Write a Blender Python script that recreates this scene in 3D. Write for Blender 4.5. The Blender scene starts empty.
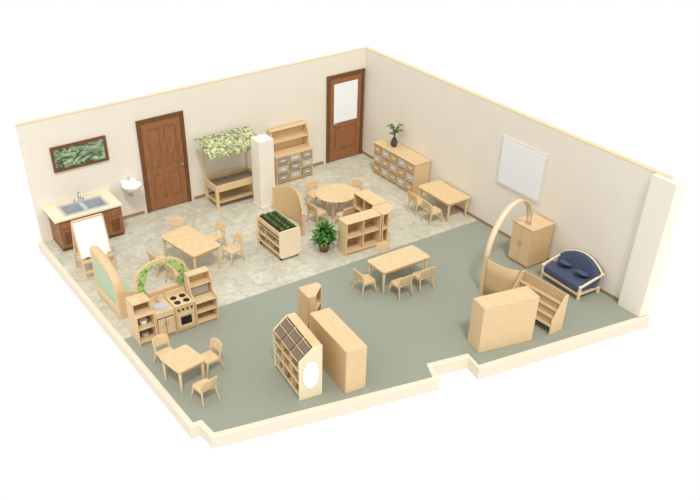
import bpy, bmesh, math, random
from mathutils import Matrix, Vector
random.seed(4)
S=bpy.context.scene
try: S.view_settings.view_transform='Standard'
except Exception: pass

# ---------------------------------------------------------------- materials
def s2l(c):
    return tuple(((v/255)/12.92 if v/255<=.04045 else (((v/255)+.055)/1.055)**2.4) for v in c)+(1,)
def newmat(name,rgb,rough=.6,metal=0,alpha=None):
    m=bpy.data.materials.new(name); m.use_nodes=True
    b=m.node_tree.nodes['Principled BSDF']
    b.inputs['Base Color'].default_value=s2l(rgb); b.inputs['Roughness'].default_value=rough
    b.inputs['Metallic'].default_value=metal
    b.inputs['Specular IOR Level'].default_value=.3
    return m
def noisemat(name,c1,c2,scale=(6,6,1),nscale=3,rough=.6,detail=4,lo=.35,hi=.65,distort=0,bump=0):
    m=newmat(name,c1,rough); nt=m.node_tree; b=nt.nodes['Principled BSDF']
    tc=nt.nodes.new('ShaderNodeTexCoord'); mp=nt.nodes.new('ShaderNodeMapping'); mp.inputs['Scale'].default_value=scale
    n=nt.nodes.new('ShaderNodeTexNoise'); n.inputs['Scale'].default_value=nscale; n.inputs['Detail'].default_value=detail
    n.inputs['Distortion'].default_value=distort
    r=nt.nodes.new('ShaderNodeValToRGB'); r.color_ramp.elements[0].position=lo; r.color_ramp.elements[1].position=hi
    r.color_ramp.elements[0].color=s2l(c1); r.color_ramp.elements[1].color=s2l(c2)
    nt.links.new(tc.outputs['Object'],mp.inputs[0]); nt.links.new(mp.outputs[0],n.inputs[0])
    nt.links.new(n.outputs[0],r.inputs[0]); nt.links.new(r.outputs[0],b.inputs['Base Color'])
    if bump:
        bp=nt.nodes.new('ShaderNodeBump'); bp.inputs['Strength'].default_value=bump; bp.inputs['Distance'].default_value=.01
        nt.links.new(n.outputs[0],bp.inputs['Height']); nt.links.new(bp.outputs[0],b.inputs['Normal'])
    return m
WOOD=noisemat('maple_wood',(219,189,144),(225,198,154),(4,4,26),2,.5)
WOOD2=noisemat('maple_ply',(206,174,128),(213,183,137),(4,4,26),2,.5)
WOODL=noisemat('maple_light',(234,216,182),(239,222,190),(4,4,26),2,.5)
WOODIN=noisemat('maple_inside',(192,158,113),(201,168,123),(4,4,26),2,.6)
BROWN=noisemat('oak_brown',(138,92,58),(160,110,72),(14,14,2),2,.5)
BROWND=noisemat('oak_dark',(104,68,42),(124,82,52),(14,14,2),2,.5)
WALL=noisemat('wall_paint',(233,225,210),(235,228,213),(1,1,1),2,.9)
COLM=newmat('column_paint',(240,233,218),.8)
RIM=newmat('rim_cream',(232,221,198),.8)
CAP=newmat('wall_cap_tan',(222,204,164),.8)
BASE=newmat('baseboard_brown',(158,132,102),.7)
CARPET=noisemat('carpet_sage',(147,151,135),(156,160,144),(1,1,1),60,.95,6,.3,.7,0,.2)
WHITE=newmat('white_gloss',(238,240,240),.3)
PAPER=newmat('paper_white',(248,248,245),.8)
STEEL=newmat('stainless_steel',(205,208,210),.35,.4)
STEELD=newmat('steel_bowl',(165,170,172),.4,.3)
CHROME=newmat('chrome',(205,208,210),.15,1)
BLACK=newmat('black_enamel',(30,30,32),.35)
GREY=newmat('bin_grey',(196,186,172),.45)
GREYD=newmat('bin_grey_dark',(164,155,142),.5)
COUNTER=newmat('counter_cream',(236,226,198),.5)
TAUPE=newmat('tray_taupe',(150,138,120),.6)
TAUPED=newmat('sand_taupe',(128,114,98),.9)
BLUE=noisemat('navy_fabric',(72,82,106),(82,93,117),(1,1,1),30,.95)
MINT=noisemat('mint_fabric',(176,196,160),(192,208,174),(1,1,1),20,.95)
GREENC=noisemat('curtain_green',(110,156,74),(186,208,134),(1,1,1),14,.9,3,.4,.6)
CANOPY=noisemat('canopy_leaf_fabric',(112,122,74),(204,204,160),(1,1,1),13,.9,5,.42,.58,1)
LEAF=newmat('leaf_green',(58,112,46),.6); LEAF2=newmat('leaf_green_light',(96,150,66),.6)
SEED=newmat('seedling_green',(74,120,44),.7)
SOIL=newmat('soil',(62,50,40),.95)
POT=newmat('pot_terracotta',(132,98,70),.7)
GLASSW=newmat('door_glass',(244,248,249),.12)
MIRROR=newmat('mirror_white',(244,245,247),.3)
VASE=newmat('vase_dark',(72,70,74),.4)
PIC=noisemat('plant_print',(44,70,40),(184,204,168),(1,1,2.4),3.2,.5,6,.38,.66,2.5)

def tilemat():
    m=newmat('floor_tile_stone',(190,184,160),.5); nt=m.node_tree; b=nt.nodes['Principled BSDF']
    tc=nt.nodes.new('ShaderNodeTexCoord')
    br=nt.nodes.new('ShaderNodeTexBrick'); br.offset=0; br.inputs['Scale'].default_value=1
    br.inputs['Brick Width'].default_value=.42; br.inputs['Row Height'].default_value=.42
    br.inputs['Mortar Size'].default_value=.006; br.inputs['Mortar'].default_value=s2l((184,180,160))
    br.inputs['Color1'].default_value=s2l((212,208,190)); br.inputs['Color2'].default_value=s2l((190,186,164))
    n=nt.nodes.new('ShaderNodeTexNoise'); n.inputs['Scale'].default_value=5; n.inputs['Detail'].default_value=7; n.inputs['Distortion'].default_value=1.2
    r=nt.nodes.new('ShaderNodeValToRGB'); r.color_ramp.elements[0].position=.35; r.color_ramp.elements[1].position=.65
    r.color_ramp.elements[0].color=s2l((174,172,152)); r.color_ramp.elements[1].color=s2l((220,216,198))
    mx=nt.nodes.new('ShaderNodeMix'); mx.data_type='RGBA'; mx.inputs[0].default_value=.5
    nt.links.new(tc.outputs['Object'],br.inputs[0]); nt.links.new(tc.outputs['Object'],n.inputs[0])
    nt.links.new(n.outputs[0],r.inputs[0]); nt.links.new(br.outputs[0],mx.inputs[6]); nt.links.new(r.outputs[0],mx.inputs[7])
    nt.links.new(mx.outputs[2],b.inputs['Base Color'])
    return m
TILE=tilemat()

# ---------------------------------------------------------------- mesh builder
class B:
    def __init__(s,name): s.n=name; s.v=[]; s.f=[]; s.m=[]; s.s=[]; s.mats=[]; s.T=Matrix.Identity(4)
    def mi(s,mat):
        if mat not in s.mats: s.mats.append(mat)
        return s.mats.index(mat)
    def add(s,vs,fs,mat,smooth=False,flat=()):
        o=len(s.v); s.v+=[tuple(s.T@Vector(p)) for p in vs]; k=s.mi(mat)
        for f in fs: s.f.append([o+i for i in f]); s.m.append(k); s.s.append(smooth)
        for f in flat: s.f.append([o+i for i in f]); s.m.append(k); s.s.append(False)
    def box(s,x0,x1,y0,y1,z0,z1,mat):
        vs=[(x,y,z) for z in (z0,z1) for x,y in ((x0,y0),(x1,y0),(x1,y1),(x0,y1))]
        s.add(vs,[(3,2,1,0),(4,5,6,7),(0,1,5,4),(1,2,6,5),(2,3,7,6),(3,0,4,7)],mat)
    def prism(s,prof,ax,a0,a1,mat,smooth=False):
        n=len(prof)
        def P(p,a): return {'x':(a,p[0],p[1]),'y':(p[0],a,p[1]),'z':(p[0],p[1],a)}[ax]
        vs=[P(p,a0) for p in prof]+[P(p,a1) for p in prof]
        s.add(vs,[(i,(i+1)%n,n+(i+1)%n,n+i) for i in range(n)],mat,smooth,[list(range(n))[::-1],list(range(n,2*n))])
    def cyl(s,p0,p1,r0,r1,mat,seg=12):
        s.tube([p0,p1],[r0,r1],mat,seg)
    def tube(s,path,r,mat,seg=8,cap=True):
        P=[Vector(p) for p in path]; n=len(P)
        if not isinstance(r,(list,tuple)): r=[r]*n
        vs=[];prev=None
        for i in range(n):
            t=(P[min(i+1,n-1)]-P[max(i-1,0)]).normalized()
            if prev is None:
                a=Vector((0,0,1)) if abs(t.z)<.9 else Vector((1,0,0)); e=t.cross(a).normalized()
            else: e=(prev-t*prev.dot(t)).normalized()
            prev=e; g=t.cross(e)
            for k in range(seg):
                an=2*math.pi*k/seg; vs.append(tuple(P[i]+(e*math.cos(an)+g*math.sin(an))*r[i]))
        fs=[(i*seg+k,i*seg+(k+1)%seg,(i+1)*seg+(k+1)%seg,(i+1)*seg+k) for i in range(n-1) for k in range(seg)]
        s.add(vs,fs,mat,True,[list(range(seg))[::-1],list(range((n-1)*seg,n*seg))])
    def lathe(s,prof,c,mat,seg=24,sy=1):
        vs=[(c[0]+r*math.cos(2*math.pi*k/seg),c[1]+sy*r*math.sin(2*math.pi*k/seg),c[2]+z) for r,z in prof for k in range(seg)]
        n=len(prof)
        s.add(vs,[(i*seg+k,i*seg+(k+1)%seg,(i+1)*seg+(k+1)%seg,(i+1)*seg+k) for i in range(n-1) for k in range(seg)],mat,True,[list(range(seg))[::-1],list(range((n-1)*seg,n*seg))])
    def sheet(s,fn,nu,nv,th,mat,smooth=True):
        G=[[Vector(fn(i/nu,j/nv)) for j in range(nv+1)] for i in range(nu+1)]
        top=[];bot=[]
        for i in range(nu+1):
            for j in range(nv+1):
                du=G[min(i+1,nu)][j]-G[max(i-1,0)][j]; dv=G[i][min(j+1,nv)]-G[i][max(j-1,0)]
                nn=du.cross(dv); nn=nn.normalized() if nn.length>1e-9 else Vector((0,0,1))
                top.append(tuple(G[i][j]+nn*th/2)); bot.append(tuple(G[i][j]-nn*th/2))
        w=nv+1; o=len(top); vs=top+bot; fs=[]; ed=[]
        for i in range(nu):
            for j in range(nv):
                a,b,c,d=i*w+j,(i+1)*w+j,(i+1)*w+j+1,i*w+j+1
                fs.append((a,b,c,d)); fs.append((o+d,o+c,o+b,o+a))
        for i in range(nu):
            ed.append((i*w,o+i*w,o+(i+1)*w,(i+1)*w)); ed.append((i*w+nv,(i+1)*w+nv,o+(i+1)*w+nv,o+i*w+nv))
        for j in range(nv):
            ed.append((j,j+1,o+j+1,o+j)); a=nu*w+j; ed.append((a,o+a,o+a+1,a+1))
        s.add(vs,fs,mat,smooth,ed)
    def make(s,loc=(0,0,0),rot=0,bevel=.006):
        me=bpy.data.meshes.new(s.n); me.from_pydata(s.v,[],s.f)
        for m in s.mats: me.materials.append(m)
        for i,p in enumerate(me.polygons): p.material_index=s.m[i]; p.use_smooth=s.s[i]
        bm=bmesh.new(); bm.from_mesh(me)
        bmesh.ops.recalc_face_normals(bm,faces=bm.faces); bm.to_mesh(me); bm.free()
        o=bpy.data.objects.new(s.n,me); S.collection.objects.link(o)
        o.location=loc; o.rotation_euler=(0,0,math.radians(rot))
        if bevel:
            b=o.modifiers.new('bevel','BEVEL'); b.width=bevel; b.segments=2; b.limit_method='ANGLE'; b.angle_limit=math.radians(50)
            b.harden_normals=False
        return o
def rrect(x0,x1,y0,y1,r,n=5):
    out=[]
    for cx,cy,a0 in ((x1-r,y1-r,0),(x0+r,y1-r,90),(x0+r,y0+r,180),(x1-r,y0+r,270)):
        for i in range(n+1):
            a=math.radians(a0+90*i/n); out.append((cx+r*math.cos(a),cy+r*math.sin(a)))
    return out

# ---------------------------------------------------------------- room shell
H=2.6
inner=[(-8.57,0),(0,0),(0,-9.03),(-3.52,-8.58),(-3.45,-8.22),(-4.27,-8.06),(-4.42,-8.42),(-8.24,-7.70),(-8.27,-7.30),(-8.42,-7.30)]
outer=[(-8.66,.10),(.10,.10),(.12,-9.14),(-3.60,-8.68),(-3.53,-8.32),(-4.20,-8.19),(-4.34,-8.53),(-8.33,-7.80),(-8.36,-7.40),(-8.52,-7.40)]
b=B('floor')
yb=-4.5
xl=-8.57+.15*4.5/7.3
b.prism([(-8.57,0),(0,0),(0,yb),(xl,yb)],'z',-.02,0,TILE)
b.prism([(xl,yb),(0,yb)]+inner[2:],'z',-.02,0,CARPET)
b.make(bevel=0)
b=B('floor_slab'); b.prism(outer,'z',-.26,-.02,RIM); b.make(bevel=.01)
b=B('wall_back'); b.box(-8.57,.10,0,.10,0,H,WALL); b.make(bevel=0)
b=B('wall_right'); b.box(0,.10,-8.85,0,0,H,WALL); b.make(bevel=0)
b=B('trim_1'); b.box(-8.57,.10,0,.10,H,H+.02,CAP); b.make(bevel=0)
b=B('trim_2'); b.box(0,.10,-8.85,0,H,H+.02,CAP); b.make(bevel=0)
b=B('wall_pilaster'); b.prism([(-.10,-8.55),(-.001,-8.55),(-.001,-8.85),(.13,-8.85),(.13,-9.08),(-.10,-9.05)],'z',0,H+.01,COLM); b.make(bevel=0)
b=B('baseboard_back')
for x0,x1 in ((-6.8,-6.12),(-4.84,-1.2)): b.box(x0,x1,-.015,0,0,.07,BASE)
b.make(bevel=0)
b=B('baseboard_right'); b.box(-.015,0,-8.55,0,0,.06,BASE); b.make(bevel=0)

b=B('column'); b.box(-.19,.19,-.19,.19,0,1.6,COLM); b.box(-.2,.2,-.2,.2,0,.06,COLM); b.make((-3.57,-1.15,0),bevel=.008)

def door(name,x0,x1,h,glass):
    b=B(name); w=x1-x0; t=.08
    b.box(0,t,-.04,0,0,h,BROWND); b.box(w-t,w,-.04,0,0,h,BROWND); b.box(t,w-t,-.04,0,h-t,h,BROWND)
    b.box(t,w-t,-.02,0,.01,h-t,BROWN)
    X0,X1=t+.02,w-t-.02; st=.12
    yf=-.035
    b.box(X0,X0+st,yf,-.02,.02,h-t-.02,BROWN); b.box(X1-st,X1,yf,-.02,.02,h-t-.02,BROWN)
    rails=[(.02,.25),(.85,1.0),(h-t-.16,h-t-.02)]
    for a,c in rails: b.box(X0+st,X1-st,yf,-.02,a,c,BROWN)
    xm=(X0+X1)/2
    if glass:
        b.box(X0+st-.02,X1-st+.02,-.038,-.02,.98,h-t-.14,GLASSW)
        b.box(X0+st+.05,X1-st-.05,-.032,-.02,.31,.79,BROWN)
        b.cyl((X0+.06,-.035,.98),(X0+.06,-.09,.98),.015,.015,STEELD); b.cyl((X0+.06,-.09,.98),(X0+.17,-.09,.98),.014,.014,STEELD)
    else:
        b.box(xm-.05,xm+.05,yf,-.02,.25,.85,BROWN); b.box(xm-.05,xm+.05,yf,-.02,1.0,h-t-.16,BROWN)
        for c0,c1 in ((X0+st,xm-.05),(xm+.05,X1-st)):
            b.box(c0+.04,c1-.04,-.031,-.02,.30,.80,BROWN); b.box(c0+.04,c1-.04,-.031,-.02,1.05,h-t-.21,BROWN)
        b.cyl((X1-.06,-.035,.98),(X1-.06,-.09,.98),.02,.03,STEELD)
    b.make((x0,-.001,0),bevel=.004)
door('door_1',-6.05,-4.92,2.16,False)
door('door_2',-1.12,-.03,2.16,True)

b=B('framed_picture'); w=1.24;h=.55
b.box(0,w,-.04,-.001,0,.06,BROWND); b.box(0,w,-.04,-.001,h-.06,h,BROWND); b.box(0,.06,-.04,-.001,.06,h-.06,BROWND); b.box(w-.06,w,-.04,-.001,.06,h-.06,BROWND)
b.box(.06,w-.06,-.02,-.001,.06,h-.06,PIC); b.make((-8.01,0,1.47))

b=B('whiteboard'); b.box(-.03,-.001,0,1.25,0,1.02,newmat('board_frame',(222,218,210),.5)); b.box(-.035,-.02,.035,1.215,.035,.985,WHITE)
b.make((0,-6.15,1.07))

# ---------------------------------------------------------------- sink cabinet
b=B('sink_cabinet'); w=1.42; d=.74; h=.72
b.box(0,w,-d+.05,0,0,.08,BROWND); b.box(0,w,-d,0,.08,h-.18,BROWN)
b.box(0,w,-d,-d+.06,h-.18,h,BROWN); b.box(0,.03,-d+.06,0,h-.18,h,BROWN); b.box(w-.03,w,-d+.06,0,h-.18,h,BROWN); b.box(.03,w-.03,-.04,0,h-.18,h,BROWN)
n=4
for i in range(n):
    a=i*w/n+.03; c=(i+1)*w/n-.03
    b.box(a,c,-d-.015,-d,.12,.50,BROWN); b.box(a+.05,c-.05,-d-.024,-d-.015,.17,.45,BROWND)
    b.box(a,c,-d-.015,-d,.54,.68,BROWN)
    b.cyl((a+.04,-d-.035,.42),(a+.04,-d-.035,.48),.006,.006,CHROME,8)
# counter with two openings
X=[-.08,.24,.66,.74,1.16,w+.03]; y0,y1=-d-.04,0; ya,yc=-.62,-.17; z0,z1=h,h+.04
b.box(X[0],X[5],y0,ya,z0,z1,COUNTER); b.box(X[0],X[5],yc,y1,z0,z1,COUNTER)
for a,c in ((X[0],X[1]),(X[2],X[3]),(X[4],X[5])): b.box(a,c,ya,yc,z0,z1,COUNTER)
b.box(X[0],X[5],-.02,0,z1,z1+.08,COUNTER)
b.box(X[1]-.05,X[4]+.05,ya-.05,ya+.01,z1,z1+.012,STEEL); b.box(X[1]-.05,X[4]+.05,yc-.01,yc+.09,z1,z1+.012,STEEL)
for a,c in ((X[1]-.05,X[1]+.01),(X[2]-.01,X[3]+.01),(X[4]-.01,X[4]+.05)): b.box(a,c,ya,yc,z1,z1+.012,STEEL)
for a,c in ((X[1],X[2]),(X[3],X[4])):
    b.box(a,c,ya,yc,z1-.17,z1-.16,STEELD)
    b.box(a,a+.008,ya,yc,z1-.17,z1,STEEL); b.box(c-.008,c,ya,yc,z1-.17,z1,STEEL)
    b.box(a,c,ya,ya+.008,z1-.17,z1,STEEL); b.box(a,c,yc-.008,yc,z1-.17,z1,STEEL)
    b.lathe([(.03,0),(.03,.006)],((a+c)/2,(ya+yc)/2,z1-.16),BLACK,12)
xm=.70
b.tube([(xm,yc+.05,z1),(xm,yc+.05,z1+.16)]+[(xm,yc+.05-.09*(1-math.cos(t)),z1+.16+.09*math.sin(t)) for t in [i*math.pi/8 for i in range(1,8)]]+[(xm,yc-.13,z1+.13)],.014,CHROME)
for q in (-.1,.1): b.cyl((xm+q,yc+.05,z1),(xm+q,yc+.05,z1+.06),.018,.024,CHROME)
b.make((-8.33,-.002,0),bevel=.003)

b=B('wash_basin')
b.lathe([(.05,-.16),(.12,-.13),(.20,-.05),(.22,0),(.225,.02),(.20,.02),(.17,-.04),(.10,-.09),(.02,-.10)],(0,-.24,0),WHITE,28,.95)
b.box(-.17,.17,-.10,0,-.08,.05,WHITE)
b.tube([(0,-.06,.05),(0,-.06,.12),(0,-.10,.15),(0,-.17,.13)],.012,CHROME)
b.tube([(0,-.2,-.15),(0,-.2,-.28),(0,-.12,-.30),(0,0,-.30)],.018,CHROME)
b.make((-6.42,-.002,.86),bevel=.004)

# ---------------------------------------------------------------- generic furniture
def chair(x,y,rot,sc=.93):
    b=B('child_chair'); w=.16
    b.prism(rrect(-w,w,-.16,.15,.05),'z',.27,.292,WOOD)
    for sx in (-1,1):
        b.tube([(sx*.175,-.17,0),(sx*.145,-.125,.27)],[.016,.02],WOOD)
        b.tube([(sx*.175,.21,0),(sx*.15,.15,.27),(sx*.15,.17,.42),(sx*.15,.20,.54)],[.016,.02,.019,.015],WOOD)
        b.box(sx*.15-.008,sx*.15+.008,-.14,.15,.235,.27,WOOD)
    b.box(-.14,.14,-.135,-.12,.235,.27,WOOD)
    def f(u,v):
        xx=-.165+.33*u; k=1-(2*u-1)**2
        return (xx,.165+.03*k+.05*v,.36+.21*v*(.72+.28*k**.5))
    b.sheet(f,10,4,.018,WOOD)
    o=b.make((x,y,0),rot,bevel=.004); o.scale=(sc,sc,sc); return o
def table(name,x,y,w,d,h,rot=0):
    b=B(name)
    b.prism(rrect(-w/2,w/2,-d/2,d/2,.06),'z',h-.03,h,WOOD)
    a,c=w/2-.06,d/2-.06
    b.box(-a,a,-c-.01,-c+.01,h-.10,h-.03,WOOD2); b.box(-a,a,c-.01,c+.01,h-.10,h-.03,WOOD2)
    b.box(-a-.01,-a+.01,-c,c,h-.10,h-.03,WOOD2); b.box(a-.01,a+.01,-c,c,h-.10,h-.03,WOOD2)
    for sx in (-1,1):
        for sy in (-1,1): b.cyl((sx*a,sy*c,0),(sx*a,sy*c,h-.03),.022,.03,WOOD)
    return b.make((x,y,0),rot,bevel=.005)
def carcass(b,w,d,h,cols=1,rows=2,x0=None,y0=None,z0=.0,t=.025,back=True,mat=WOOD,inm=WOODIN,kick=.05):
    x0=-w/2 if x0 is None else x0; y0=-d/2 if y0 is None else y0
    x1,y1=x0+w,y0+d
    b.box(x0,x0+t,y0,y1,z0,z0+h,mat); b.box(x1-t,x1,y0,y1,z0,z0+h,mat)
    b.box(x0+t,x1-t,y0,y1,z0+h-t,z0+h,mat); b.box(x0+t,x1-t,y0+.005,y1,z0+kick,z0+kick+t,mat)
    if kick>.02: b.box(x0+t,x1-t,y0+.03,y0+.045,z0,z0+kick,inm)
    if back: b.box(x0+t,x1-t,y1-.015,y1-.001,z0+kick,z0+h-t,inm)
    for i in range(1,cols):
        xx=x0+w*i/cols; b.box(xx-t/2,xx+t/2,y0+.005,y1-.015,z0+kick,z0+h-t,mat)
    for j in range(1,rows):
        zz=z0+kick+(h-kick)*j/rows; b.box(x0+t,x1-t,y0+.008,y1-.015,zz-t/2,zz+t/2,mat)

# easel
b=B('art_easel'); w=.64
lean=Matrix.Rotation(math.radians(-14),4,'X')
b.T=Matrix.Translation((0,-.30,0))@lean
for sx in (-1,1): b.box(sx*w/2-.02,sx*w/2+.02,-.015,.015,0,1.20,WOOD)
b.box(-w/2,w/2,-.012,.012,.42,1.2,WOOD2); b.box(-w/2,w/2,-.015,.015,.12,.17,WOOD)
b.box(-w/2+.01,w/2-.01,-.02,-.012,.44,1.19,PAPER)
b.box(-w/2,w/2,-.12,-.01,.36,.385,WOOD); b.box(-w/2,w/2,-.13,-.115,.36,.43,WOOD)
for i in range(4): b.lathe([(.028,0),(.03,.07)],(-.2+i*.13,-.065,.385),[BLUE,GREENC,POT,PAPER][i],12)
b.T=Matrix.Translation((0,.28,0))@Matrix.Rotation(math.radians(14),4,'X')
for sx in (-1,1): b.box(sx*w/2-.02,sx*w/2+.02,-.015,.015,0,1.20,WOOD)
b.box(-w/2,w/2,-.012,.012,.42,1.2,WOOD2); b.box(-w/2,w/2,-.015,.015,.12,.17,WOOD)
b.T=Matrix.Identity(4)
b.box(-w/2,w/2,-.03,.03,1.15,1.19,WOOD)
for sx in (-1,1): b.box(sx*(w/2-.01)-.01,sx*(w/2-.01)+.01,-.22,.22,.38,.42,WOOD)
b.make((-8.00,-1.80,0),0)

# reading nook
b=B('reading_nook'); L=1.1; D=.46
def ntop(u): return .60+.46*math.sqrt(max(0,1-u**2.2))
b.sheet(lambda u,v:(-D/2,L/2-L*u,ntop(u)-.13*v),16,1,.03,WOOD)
b.sheet(lambda u,v:(-D/2,L/2-L*u,.24*v),4,1,.03,WOOD)
b.sheet(lambda u,v:(-D/2,L/2-.09*u,.22+v*(ntop(.09*u/L)-.33)),2,2,.028,WOOD)
b.sheet(lambda u,v:(-D/2,-L/2+.09*u,.22+v*(ntop(1-.09*u/L)-.33)),2,2,.028,WOOD)
b.sheet(lambda u,v:(-D/2+.004,L/2-.05-(L-.1)*u,.22+v*(ntop(.05+.9*u)-.32)),14,3,.012,MINT)
b.sheet(lambda u,v:(-D/2+v*.16,L/2-L*u,ntop(u)-.05*v*v),16,3,.025,WOOD)
b.prism([(-D/2,0),(D/2,0),(D/2,.36),(D/2-.06,.5),(-D/2+.1,.60),(-D/2,.60)],'y',-L/2-.015,-L/2+.015,WOOD)
b.prism([(-D/2,0),(D/2,0),(D/2,.36),(D/2-.06,.6),(-D/2+.2,.96),(-D/2,1.04)],'y',L/2-.015,L/2+.015,WOOD)
b.box(-D/2+.02,D/2,-L/2+.016,L/2-.016,.0,.22,WOOD2)
b.prism(rrect(-D/2+.02,D/2-.01,-L/2+.02,L/2-.02,.05),'z',.22,.32,MINT,True)
b.prism(rrect(-L/2+.04,L/2-.04,.33,.50,.06),'x',-D/2+.02,-D/2+.12,MINT,True)
b.make((-8.06,-3.30,0),2,bevel=.008)

# ---------------------------------------------------------------- play kitchen
b=B('play_cupboard'); carcass(b,.36,.44,.62,1,2); b.box(-.18,-.155,-.1,.22,.62,.82,WOOD); b.box(.155,.18,-.1,.22,.62,.82,WOOD); b.box(-.18,.18,-.1,.22,.80,.825,WOOD); b.box(-.155,.155,.2,.218,.62,.8,WOOD2)
for i,(m,z) in enumerate(((GREY,.075),(PAPER,.355))): b.lathe([(.06,0),(.08,.09)],(0,-.05,z),m,14)
b.make((-8.14,-4.68,0),0)
b=B('play_sink'); w=.38
carcass(b,w,.42,.56,1,1); b.box(-w/2+.03,-.005,-.222,-.208,.07,.42,WOOD); b.box(.005,w/2-.03,-.222,-.208,.07,.42,WOOD)
for q in (-.03,.03): b.cyl((q,-.235,.28),(q,-.235,.34),.008,.008,GREYD,8)
b.box(-w/2,w/2,-.215,-.205,.44,.56,WOOD)
b.lathe([(.13,0),(.14,.012),(.12,.013),(.10,.004),(.02,.003)],(0,-.03,.56),STEEL,20)
b.tube([(0,.13,.56),(0,.13,.68),(0,.06,.72),(0,.0,.68)],.012,CHROME)
b.box(-w/2,w/2,.19,.21,.56,.66,WOOD)
b.make((-7.76,-4.67,0),0,bevel=.005)
b=B('play_stove'); w=.40
b.box(-w/2,w/2,-.21,.21,.03,.56,WOOD2); b.box(-w/2+.02,w/2-.02,-.19,.19,0,.03,WOODIN)
b.box(-w/2+.04,w/2-.04,-.225,-.21,.09,.41,WOOD); b.box(-w/2+.09,w/2-.09,-.232,-.22,.16,.33,BLACK)
b.cyl((-.12,-.245,.385),(.12,-.245,.385),.009,.009,STEEL)
for i in range(4): b.cyl((-.13+i*.087,-.21,.485),(-.13+i*.087,-.235,.485),.02,.018,BLACK)
b.box(-w/2,w/2,-.21,.21,.56,.575,WOOD)
for qx in (-.09,.09):
    for qy in (-.1,.08): b.lathe([(.062,0),(.062,.01),(.03,.012),(.02,.008)],(qx,qy,.575),BLACK,18)
b.box(-w/2,w/2,.19,.21,.56,.68,WOOD)
b.make((-7.36,-4.67,0),0,bevel=.005)
b=B('play_hutch'); w=.46
carcass(b,w,.42,.5,1,2); 
b.prism([(-.21,.5),(.21,.5),(.21,.96),(.05,.96),(-.03,.80),(-.05,.62),(-.21,.54)],'x',-w/2,-w/2+.025,WOOD)
b.prism([(-.21,.5),(.21,.5),(.21,.96),(.05,.96),(-.03,.80),(-.05,.62),(-.21,.54)],'x',w/2-.025,w/2,WOOD)
b.box(-w/2,w/2,.19,.21,.5,.96,WOOD2); b.box(-w/2,w/2,.03,.2,.94,.965,WOOD); b.box(-w/2+.02,w/2-.02,-.02,.2,.73,.75,WOOD)
b.box(-w/2+.05,w/2-.05,.02,.18,.52,.70,GREYD)
b.make((-6.92,-4.67,0),0)
b=B('curtained_arch'); w=.52; z1=1.0; hh=.34
def arcpts(rx,rz,n=14): return [(rx*math.cos(math.pi*i/n),z1+rz*math.sin(math.pi*i/n)) for i in range(n+1)]
o_=arcpts(w,hh); i_=arcpts(w-.05,hh-.05)
b.prism([(w,0)]+o_+[(-w,0),(-w+.05,0)]+i_[::-1]+[(w-.05,0)],'y',-.02,.02,WOOD)
b.box(-w+.05,w-.05,-.018,.018,.5,.72,WOOD)
for sx in (-1,1):
    def cf(u,v,sx=sx):
        pinch=.09+.18*abs(v-.30)**1.1*1.6
        xx=sx*(w-.055-u*pinch); zt=z1+ (hh-.05)*math.sqrt(max(0,1-(abs(xx)/(w-.04))**2))
        return (xx,-.03+.012*math.sin(u*22),.72+(zt-.72)*v)
    b.sheet(cf,18,8,.006,GREENC)
def vf(u,v):
    xx=-(w-.06)+2*(w-.06)*u; zt=z1+(hh-.05)*math.sqrt(max(0,1-(abs(xx)/(w-.04))**2))
    return (xx,-.035+.010*math.sin(u*60),zt-.055*v*(1+.2*math.sin(u*31)))
b.sheet(vf,40,2,.005,GREENC)
b.make((-7.56,-4.38,0),0,bevel=.003)

# ---------------------------------------------------------------- tables + chairs
table('activity_table',-6.19,-2.69,.72,1.2,.54,10)
for c in ((-6.02,-1.80,-5),(-5.48,-2.35,-80),(-6.88,-2.62,98),(-5.42,-3.05,-82),(-6.78,-3.22,100)): chair(*c)
table('square_table',-8.07,-6.27,.58,.60,.5,10)
for c in ((-7.55,-6.18,-82),(-7.98,-6.86,188),(-8.12,-5.68,6)): chair(*c)
table('rectangular_table',-3.06,-5.60,1.14,.58,.52,0)
for c in ((-3.30,-6.02,180),(-2.78,-6.02,176),(-3.80,-5.55,90),(-2.95,-5.12,2)): chair(*c)
b=B('round_table')
b.lathe([(.46,0),(.48,.01),(.48,.025),(.46,.035)],(0,0,.475),WOOD,40)
for i in range(4):
    a=math.radians(45+90*i); b.cyl((.33*math.cos(a),.33*math.sin(a),0),(.33*math.cos(a),.33*math.sin(a),.48),.022,.03,WOOD)
b.lathe([(.34,0),(.34,.06)],(0,0,.415),WOOD2,32)
b.make((-2.43,-2.45,0),bevel=.003)
for c in ((-3.02,-2.60,100),(-2.60,-3.05,178),(-1.85,-2.25,-75),(-2.60,-1.85,5)): chair(*c)
table('wall_table',-.36,-3.68,.62,1.12,.46,0)
for c in ((-.86,-3.42,90),(-.86,-3.95,88)): chair(*c)

# ---------------------------------------------------------------- sand table with canopy
b=B('sand_table_with_canopy'); w=1.16; d=.62
for sx in (-1,1):
    for sy in (-1,1):
        b.box(sx*(w/2-.03)-.034,sx*(w/2-.03)+.034,sy*(d/2-.03)-.034,sy*(d/2-.03)+.034,0,.56,WOOD)
    b.box(sx*(w/2-.03)-.02,sx*(w/2-.03)+.02,d/2-.05,d/2-.01,.5,1.50,WOOD)
    b.box(sx*(w/2-.03)-.015,sx*(w/2-.03)+.015,-d/2-.08,d/2-.02,1.30,1.33,WOOD)
b.box(-w/2,w/2,-d/2,-d/2+.03,.42,.58,WOOD); b.box(-w/2,w/2,d/2-.03,d/2,.42,.58,WOOD)
b.box(-w/2,-w/2+.03,-d/2+.03,d/2-.03,.42,.58,WOOD); b.box(w/2-.03,w/2,-d/2+.03,d/2-.03,.42,.58,WOOD)
b.box(-w/2+.03,w/2-.03,-d/2+.03,d/2-.03,.42,.45,TAUPE); b.box(-w/2+.06,w/2-.06,-d/2+.06,d/2-.06,.45,.49,TAUPED)
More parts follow.
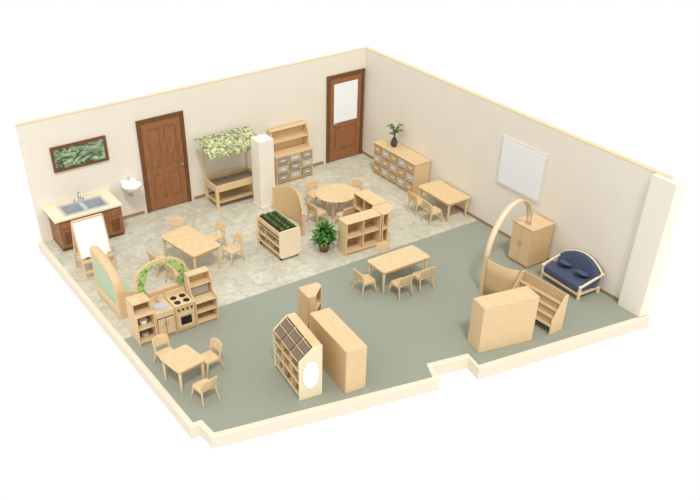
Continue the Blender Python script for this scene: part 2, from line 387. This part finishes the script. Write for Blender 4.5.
b.box(-w/2+.02,w/2-.02,-d/2+.04,d/2-.04,.12,.145,WOOD2)
cw=w+.22; cx0=-w/2-.18
def cn(u,v): return (cx0+cw*u,d/2-.02-(d+.10)*v,1.54+.03*math.sin(math.pi*v)-.20*v**1.6)
b.sheet(cn,20,8,.012,CANOPY)
def cn2(u,v): return (cx0+cw*u,-d/2-.12-.005*math.sin(40*u),1.34-(.06+.006*math.sin(u*38))*v)
b.sheet(cn2,40,2,.008,CANOPY)
b.make((-4.05,-.50,0),0,bevel=.004)

# storage hutch
b=B('storage_hutch'); w=1.02; d=.42
carcass(b,w,d,.70,3,3)
for i in range(3):
    for j in range(3):
        x0=-w/2+w*i/3+.03; x1=-w/2+w*(i+1)/3-.03; z0=.05+.65*j/3+.03
        b.box(x0,x1,-d/2-.01,d/2-.04,z0,z0+.155,GREY if (i+j)%2 else GREYD); b.box(x0+.07,x1-.07,-d/2-.02,-d/2-.01,z0+.07,z0+.09,PAPER)
pr=[(-d/2+.16,.70),(d/2-.02,.70),(d/2-.02,1.22),(.08,1.22),(.02,1.15),(-.02,.98)]
b.prism(pr,'x',-w/2,-w/2+.025,WOOD); b.prism(pr,'x',w/2-.025,w/2,WOOD)
b.box(-w/2,w/2,d/2-.02,d/2,.70,1.27,WOOD); b.box(-w/2+.025,w/2-.025,0,d/2-.02,.95,.975,WOOD); b.box(-w/2,w/2,.06,d/2-.02,1.22,1.245,WOOD)
b.box(-w/2+.025,w/2-.025,.02,.04,.975,1.01,WOOD)
b.make((-2.30,-.24,0),0,bevel=.004)

# drawer cabinet on right wall (front faces -x)
b=B('drawer_cabinet'); w=1.62; d=.44; h=.76
carcass(b,w,d,h,5,3); b.box(-w/2-.015,w/2+.015,-d/2-.02,d/2,h,h+.02,WOOD)
for i in range(5):
    for j in range(3):
        x0=-w/2+w*i/5+.028; x1=-w/2+w*(i+1)/5-.028; z0=.05+.71*j/3+.03
        b.box(x0,x1,-d/2-.012,d/2-.04,z0,z0+.175,GREY if (i+j)%2 else WOODIN); b.box(x0+.08,x1-.08,-d/2-.022,-d/2-.012,z0+.08,z0+.10,PAPER)
b.make((-.24,-1.93,0),-90,bevel=.004)
b=B('vase_with_plant')
b.lathe([(.05,0),(.075,.04),(.085,.10),(.06,.17),(.035,.20),(.045,.22)],(0,0,0),VASE,18)
for i in range(9):
    a=i*.7+.3; R=.09+.04*(i%3); hh_=.16+.06*(i%4)
    P=[(R*math.cos(a)*t**1.5,R*math.sin(a)*t**1.5,.2+hh_*math.sin(t*1.9)/math.sin(1.57)) for t in [k/8 for k in range(9)]]
    b.tube(P,.007,VASE,6)
    for k in (4,6,8):
        px,py,pz=P[k]
        for sg in (-1,1):
            b.sheet(lambda u,v,px=px,py=py,pz=pz,a=a,sg=sg:(px+math.cos(a+sg)*.08*u-math.sin(a+sg)*.02*math.sin(math.pi*min(.97,u+.05))*(v-.5)*2,py+math.sin(a+sg)*.08*u+math.cos(a+sg)*.02*math.sin(math.pi*min(.97,u+.05))*(v-.5)*2,pz+.03*u-.03*u*u),4,1,.002,LEAF)
b.make((-.24,-1.62,.781),20,bevel=0)

# curved divider
b=B('curved_divider')
def dv(u,v):
    y=.62-1.24*u; top=.50+.26*math.sin(math.pi*min(1,u*1.15+.12))**1.0
    return (.22*math.sin(math.pi*u),y,.03+v*top)
b.sheet(dv,22,4,.035,WOOD2)
for u in (0,1):
    y=.62-1.24*u; b.box(-.03,.03,y-.03,y+.03,0,.66 if u==0 else .54,WOOD)
b.make((-3.62,-2.33,0),0,bevel=.004)

# seedling cart (open towards -x)
b=B('planting_cart'); w=.98; d=.5; h=.68
for sx in (-1,1):
    b.T=Matrix.Translation((sx*(w/2-.015),0,0))
    b.prism(rrect(-d/2,d/2,.06,h,.07),'x',-.015,.015,WOODL)
b.T=Matrix.Identity(4)
for z in (.10,.29): 
    b.box(-w/2+.02,w/2-.02,-d/2+.02,d/2-.02,z,z+.02,WOOD)
    b.box(-w/2+.02,w/2-.02,-d/2+.01,-d/2+.025,z,z+.03,WOOD)
    for i in range(6): b.box(-w/2+.07+i*.15,-w/2+.18+i*.15,-d/2+.06,d/2-.08,z+.02,z+.09+.02*(i%2),[GREYD,TAUPE,WOODIN,GREY][(i+int(z*10))%4])
b.box(-w/2+.02,w/2-.02,-d/2+.02,d/2-.02,.47,.49,WOOD)
b.box(-w/2+.02,w/2-.02,d/2-.03,d/2-.015,.1,h-.12,WOOD2)
b.box(-w/2+.02,w/2-.02,-d/2+.01,-d/2+.03,h-.12,h-.02,WOOD); b.box(-w/2+.02,w/2-.02,d/2-.03,d/2-.01,h-.12,h-.02,WOOD)
b.box(-w/2+.03,w/2-.03,-d/2+.03,d/2-.03,h-.11,h-.04,SOIL)
for i in range(8):
    for j in range(3):
        cx=-w/2+.1+i*.112; cy=-d/2+.11+j*.14
        for k in range(5):
            a=k*1.26+i; b.sheet(lambda u,v,cx=cx,cy=cy,a=a:(cx+math.cos(a)*.05*u-math.sin(a)*.022*(v-.5)*math.sin(math.pi*min(.97,u+.05)),cy+math.sin(a)*.05*u+math.cos(a)*.022*(v-.5)*math.sin(math.pi*min(.97,u+.05)),h-.04+.08*u**.7),3,1,.002,LEAF2 if (i+j)%3 else SEED)
for sx in (-1,1):
    for sy in (-1,1):
        b.cyl((sx*(w/2-.06)-.012,sy*(d/2-.06),.03),(sx*(w/2-.06)+.012,sy*(d/2-.06),.03),.03,.03,BLACK); b.box(sx*(w/2-.06)-.02,sx*(w/2-.06)+.02,sy*(d/2-.06)-.015,sy*(d/2-.06)+.015,.05,.11,GREYD)
b.make((-4.38,-3.18,0),-90,bevel=.004)

# potted plant
b=B('potted_plant')
b.lathe([(.09,0),(.13,.16),(.14,.2),(.12,.2),(.11,.17)],(0,0,0),POT,20); b.lathe([(.115,.165),(.115,.175)],(0,0,0),SOIL,16)
for i in range(230):
    a=random.random()*6.283; e=random.uniform(.1,1.5); L=random.uniform(.2,.32); w=random.uniform(.022,.04); z=random.uniform(.20,.50); r0=random.uniform(.0,.06)
    ca,sa=math.cos(a),math.sin(a)
    def lf(u,v):
        r=L*u*math.cos(e)+r0; ww=w*math.sin(math.pi*min(.98,u*.9+.08))*(v-.5)*2
        return (ca*r-sa*ww,sa*r+ca*ww,z+L*u*math.sin(e)-.25*L*u*u*1.4)
    b.sheet(lf,5,1,.002,LEAF if i%2 else LEAF2)
for i in range(6):
    a=i*1.05; b.tube([(0,0,.17),(.04*math.cos(a),.04*math.sin(a),.5)],.008,LEAF,6)
b.make((-3.60,-3.76,0),0,bevel=0)

# book shelves
b=B('bookcase'); carcass(b,.86,.34,.74,2,2); b.make((-2.92,-4.07,0),-2)
b=B('corner_shelf')
R=.42
def sec(r,n=8): return [(0,0)]+[(r*math.cos(math.radians(-90+90*i/n)),r*math.sin(math.radians(-90+90*i/n))) for i in range(n+1)]
for z in (.03,.37,.715): b.prism(sec(R),'z',z,z+.025,WOOD)
b.box(-.02,0,-R,0,0,.74,WOOD); b.box(0,R,0,.02,0,.74,WOOD2); b.box(.14,.16,-R*.85,0,.056,.714,WOOD2)
b.make((-2.46,-3.86,0),0,bevel=.004)
b=B('bookcase'); carcass(b,.74,.36,.74,2,2); b.make((-2.22,-3.45,0),-90)

# display shelf with oval mirror (open side -x)
b=B('mirror_display_shelf'); w=1.06; d=.42; h=1.0
pr=[(-d/2,0),(d/2,0),(d/2,h),(d/2-.16,h),(-d/2,h-.22)]
b.prism(pr,'x',-w/2,-w/2+.025,WOODL); b.prism(pr,'x',w/2-.025,w/2,WOODL)
b.box(-w/2+.025,w/2-.025,d/2-.02,d/2,.04,h-.02,WOOD2)
for z in (.05,.30,.54): b.box(-w/2+.02,w/2-.02,-d/2+.01,d/2-.02,z,z+.022,WOOD); b.box(-w/2+.02,w/2-.02,-d/2+.004,-d/2+.02,z,z+.05,WOOD)
for q in (1,2): 
    x=-w/2+.02+(w-.04)*q/3; b.prism([(-d/2+.01,.05),(d/2-.02,.05),(d/2-.02,h-.03),(d/2-.16,h-.03),(-d/2+.01,h-.25)],'x',x-.01,x+.01,WOOD)
sl=math.atan2(.22,d-.16)
for q in range(3):
    x0=-w/2+.04+(w-.04)*q/3; x1=x0+(w-.04)/3-.05
    b.T=Matrix.Translation((0,-d/2+.01,h-.24))@Matrix.Rotation(sl,4,'X')
    b.box(x0,x1,0,.31,0,.012,TAUPED)
    for yy in (.0,.15,.30): b.box(x0,x1,yy,yy+.012,0,.05,WOOD)
b.T=Matrix.Identity(4)
b.box(-w/2+.025,w/2-.025,d/2-.16,d/2,h-.02,h,WOOD)
for q in range(6): b.box(-w/2+.06+q*.165,-w/2+.17+q*.165,-d/2+.04,d/2-.08,.322 if q%2 else .072,.322+.12 if q%2 else .072+.16,[GREY,WOODIN,TAUPE][q%3])
ov=[(.005+.15*math.cos(2*math.pi*i/32),.47+.28*math.sin(2*math.pi*i/32)) for i in range(32)]
b.prism([(y*1.06,.47+(z-.47)*1.04) for y,z in ov],'x',w/2-.002,w/2+.004,WOOD); b.prism(ov,'x',w/2+.001,w/2+.01,MIRROR)
b.make((-6.41,-7.27,0),-97,bevel=.004)

# large storage cabinet, back panel towards -x
b=B('storage_cabinet'); w=1.3; d=.38; h=.86
carcass(b,w,d,h,3,3); b.box(-w/2,w/2,d/2-.001,d/2+.012,.0,h,WOOD2); 
b.make((-5.69,-7.40,0),85,bevel=.006)
b=B('corner_tower'); R=.36
for z in (.03,.33,.63,.965): b.prism([(0,0),(R,0),(R,-.14),(.14,-R),(0,-R)],'z',z,z+.025,WOOD)
b.box(-.02,0,-R,0.02,0,.99,WOOD2); b.box(0,R,0,.02,0,.99,WOOD); b.box(R,R+.02,-.14,0,0,.99,WOOD); b.box(0,.14,-R-.02,-R,0,.99,WOOD2)
b.make((-5.66,-6.12,0),-4,bevel=.005)

# plain-backed cabinet by the entrance
b=B('low_cabinet'); w=1.08; d=.38; h=.92
carcass(b,w,d,h,2,3); b.box(-w/2,w/2,d/2-.001,d/2+.012,0,h,WOOD)
b.make((-2.76,-8.24,0),169,bevel=.006)

# curved room divider with arch
b=B('archway_divider')
def cp(u,v):
    a=u*math.pi/2
    return (-1.93+.30*(1-math.cos(a))*.7,-6.85-.62*math.sin(a)**1.0*1.0,.02+v*(.72))
b.sheet(cp,16,3,.035,WOOD2)
b.box(-1.97,-1.89,-6.87,-6.79,0,.82,WOOD)
A0=Vector((-1.93,-6.83,.78)); A1=Vector((-.50,-6.40,.888))
n_=Vector((A1.y-A0.y,-(A1.x-A0.x),0)).normalized()
def ap(u,v,rr=0):
    th=math.pi*u; k=(1-math.cos(th))/2; p=A0.lerp(A1,k)
    return (p.x+n_.x*(v-.5)*.09,p.y+n_.y*(v-.5)*.09,p.z+.76*math.sin(th))
b.sheet(ap,32,1,.022,WOODL)
for v in (0,1): b.tube([ap(i/32,v) for i in range(33)],.016,WOOD,8)
b.make(bevel=0)
b=B('book_display'); w=1.06; d=.32; h=.74
pr=[(-d/2,0),(d/2,0),(d/2,h),(d/2-.08,h),(-d/2,.30)]
b.prism(pr,'x',-w/2,-w/2+.025,WOOD); b.prism(pr,'x',w/2-.025,w/2,WOOD); b.box(-w/2+.025,w/2-.025,d/2-.02,d/2,0,h,WOOD2)
for i in range(4):
    y=-d/2+.01+i*.07; z=.16+i*.125
    b.T=Matrix.Translation((0,y,z))@Matrix.Rotation(math.radians(-18),4,'X')
    b.box(-w/2+.025,w/2-.025,.05,.062,0,.20,WOODIN); b.box(-w/2+.025,w/2-.025,-.01,.05,-.01,.006,WOOD); b.box(-w/2+.025,w/2-.025,-.01,.002,-.01,.05,WOOD)
b.T=Matrix.Identity(4)
b.make((-1.76,-8.06,0),-87,bevel=.004)

# tall cabinet by right wall
b=B('wardrobe_cabinet'); w=.54; d=.56; h=.84
b.box(-w/2,w/2,-d/2,d/2,.04,h,WOOD2); b.box(-w/2+.02,w/2-.02,-d/2+.02,d/2-.02,0,.04,WOODIN); b.box(-w/2-.01,w/2+.01,-d/2-.015,d/2,h,h+.025,WOOD)
for a,c in ((-w/2+.01,-.004),(.004,w/2-.01)): b.box(a,c,-d/2-.014,-d/2,.06,h-.02,WOOD)
for q in (-.03,.03): b.cyl((q,-d/2-.03,.45),(q,-d/2-.03,.53),.007,.007,GREYD,8)
b.make((-.33,-6.38,0),-90,bevel=.005)

# blue sofa
b=B('child_sofa'); w=1.06; d=.58
b.box(-w/2+.02,w/2-.02,-d/2,d/2-.02,.10,.15,WOOD)
for sx in (-1,1):
    for sy in (-1,1): b.box(sx*(w/2-.04)-.025,sx*(w/2-.04)+.025,sy*(d/2-.04)-.025,sy*(d/2-.04)+.025,0,.15 if sy>0 else .30,WOODL)
    b.prism([(-d/2,.26),(d/2,.40),(d/2,.44),(-d/2,.30)],'x',sx*(w/2-.02)-.02,sx*(w/2-.02)+.02,WOODL)
b.prism(rrect(-w/2+.05,w/2-.05,-d/2+.01,d/2-.1,.06),'z',.15,.29,BLUE,True)
def bk(u,v):
    x=-(w/2-.02)+(w-.04)*u; top=.40+.20*math.sin(math.pi*u)**.8
    return (x,d/2-.12+.09*v-.06*abs(2*u-1)**2,.18+(top-.18)*v)
b.sheet(bk,18,5,.10,BLUE)
def bk2(u):
    x=-(w/2)+w*u; return (x,d/2-.01-.05*abs(2*u-1)**2,.42+.19*math.sin(math.pi*u)**.8)
b.tube([bk2(i/18) for i in range(19)],.018,WOODL)
for sx in (-.22,.22):
    b.T=Matrix.Translation((sx,.03,.37))@Matrix.Rotation(math.radians(-25),4,'X')
    b.lathe([(.02,-.045),(.12,-.03),(.15,0),(.12,.03),(.02,.045)],(0,0,0),BLUE,20)
b.T=Matrix.Identity(4)
b.make((-.34,-7.55,0),-92,bevel=.008)

# ---------------------------------------------------------------- camera, light, world
Rm=Matrix(((0.8648,0.33629,-0.37287),(-0.50105,0.52956,-0.68449),(-0.03273,0.77877,0.62646)))
cam=bpy.data.cameras.new('camera'); co=bpy.data.objects.new('camera',cam); S.collection.objects.link(co)
co.matrix_world=Matrix.Translation((-12.244,-17.023,8.845))@Rm.to_4x4()
cam.sensor_width=36; cam.lens=36*838.999/700; cam.shift_x=78.423/700; cam.shift_y=143.583/700; cam.clip_end=200
S.camera=co
sun=bpy.data.lights.new('sun','SUN'); sun.energy=1.5; sun.angle=math.radians(9); sun.color=(1,.98,.95)
so=bpy.data.objects.new('sun',sun); S.collection.objects.link(so)
so.rotation_euler=Vector((-.35,-.75,1.25)).to_track_quat('Z','Y').to_euler(); so.location=(-6,-12,12)
wd=bpy.data.worlds.new('world'); S.world=wd; wd.use_nodes=True
bg=wd.node_tree.nodes['Background']; bg.inputs[0].default_value=(1,1,1,1); bg.inputs[1].default_value=1.0
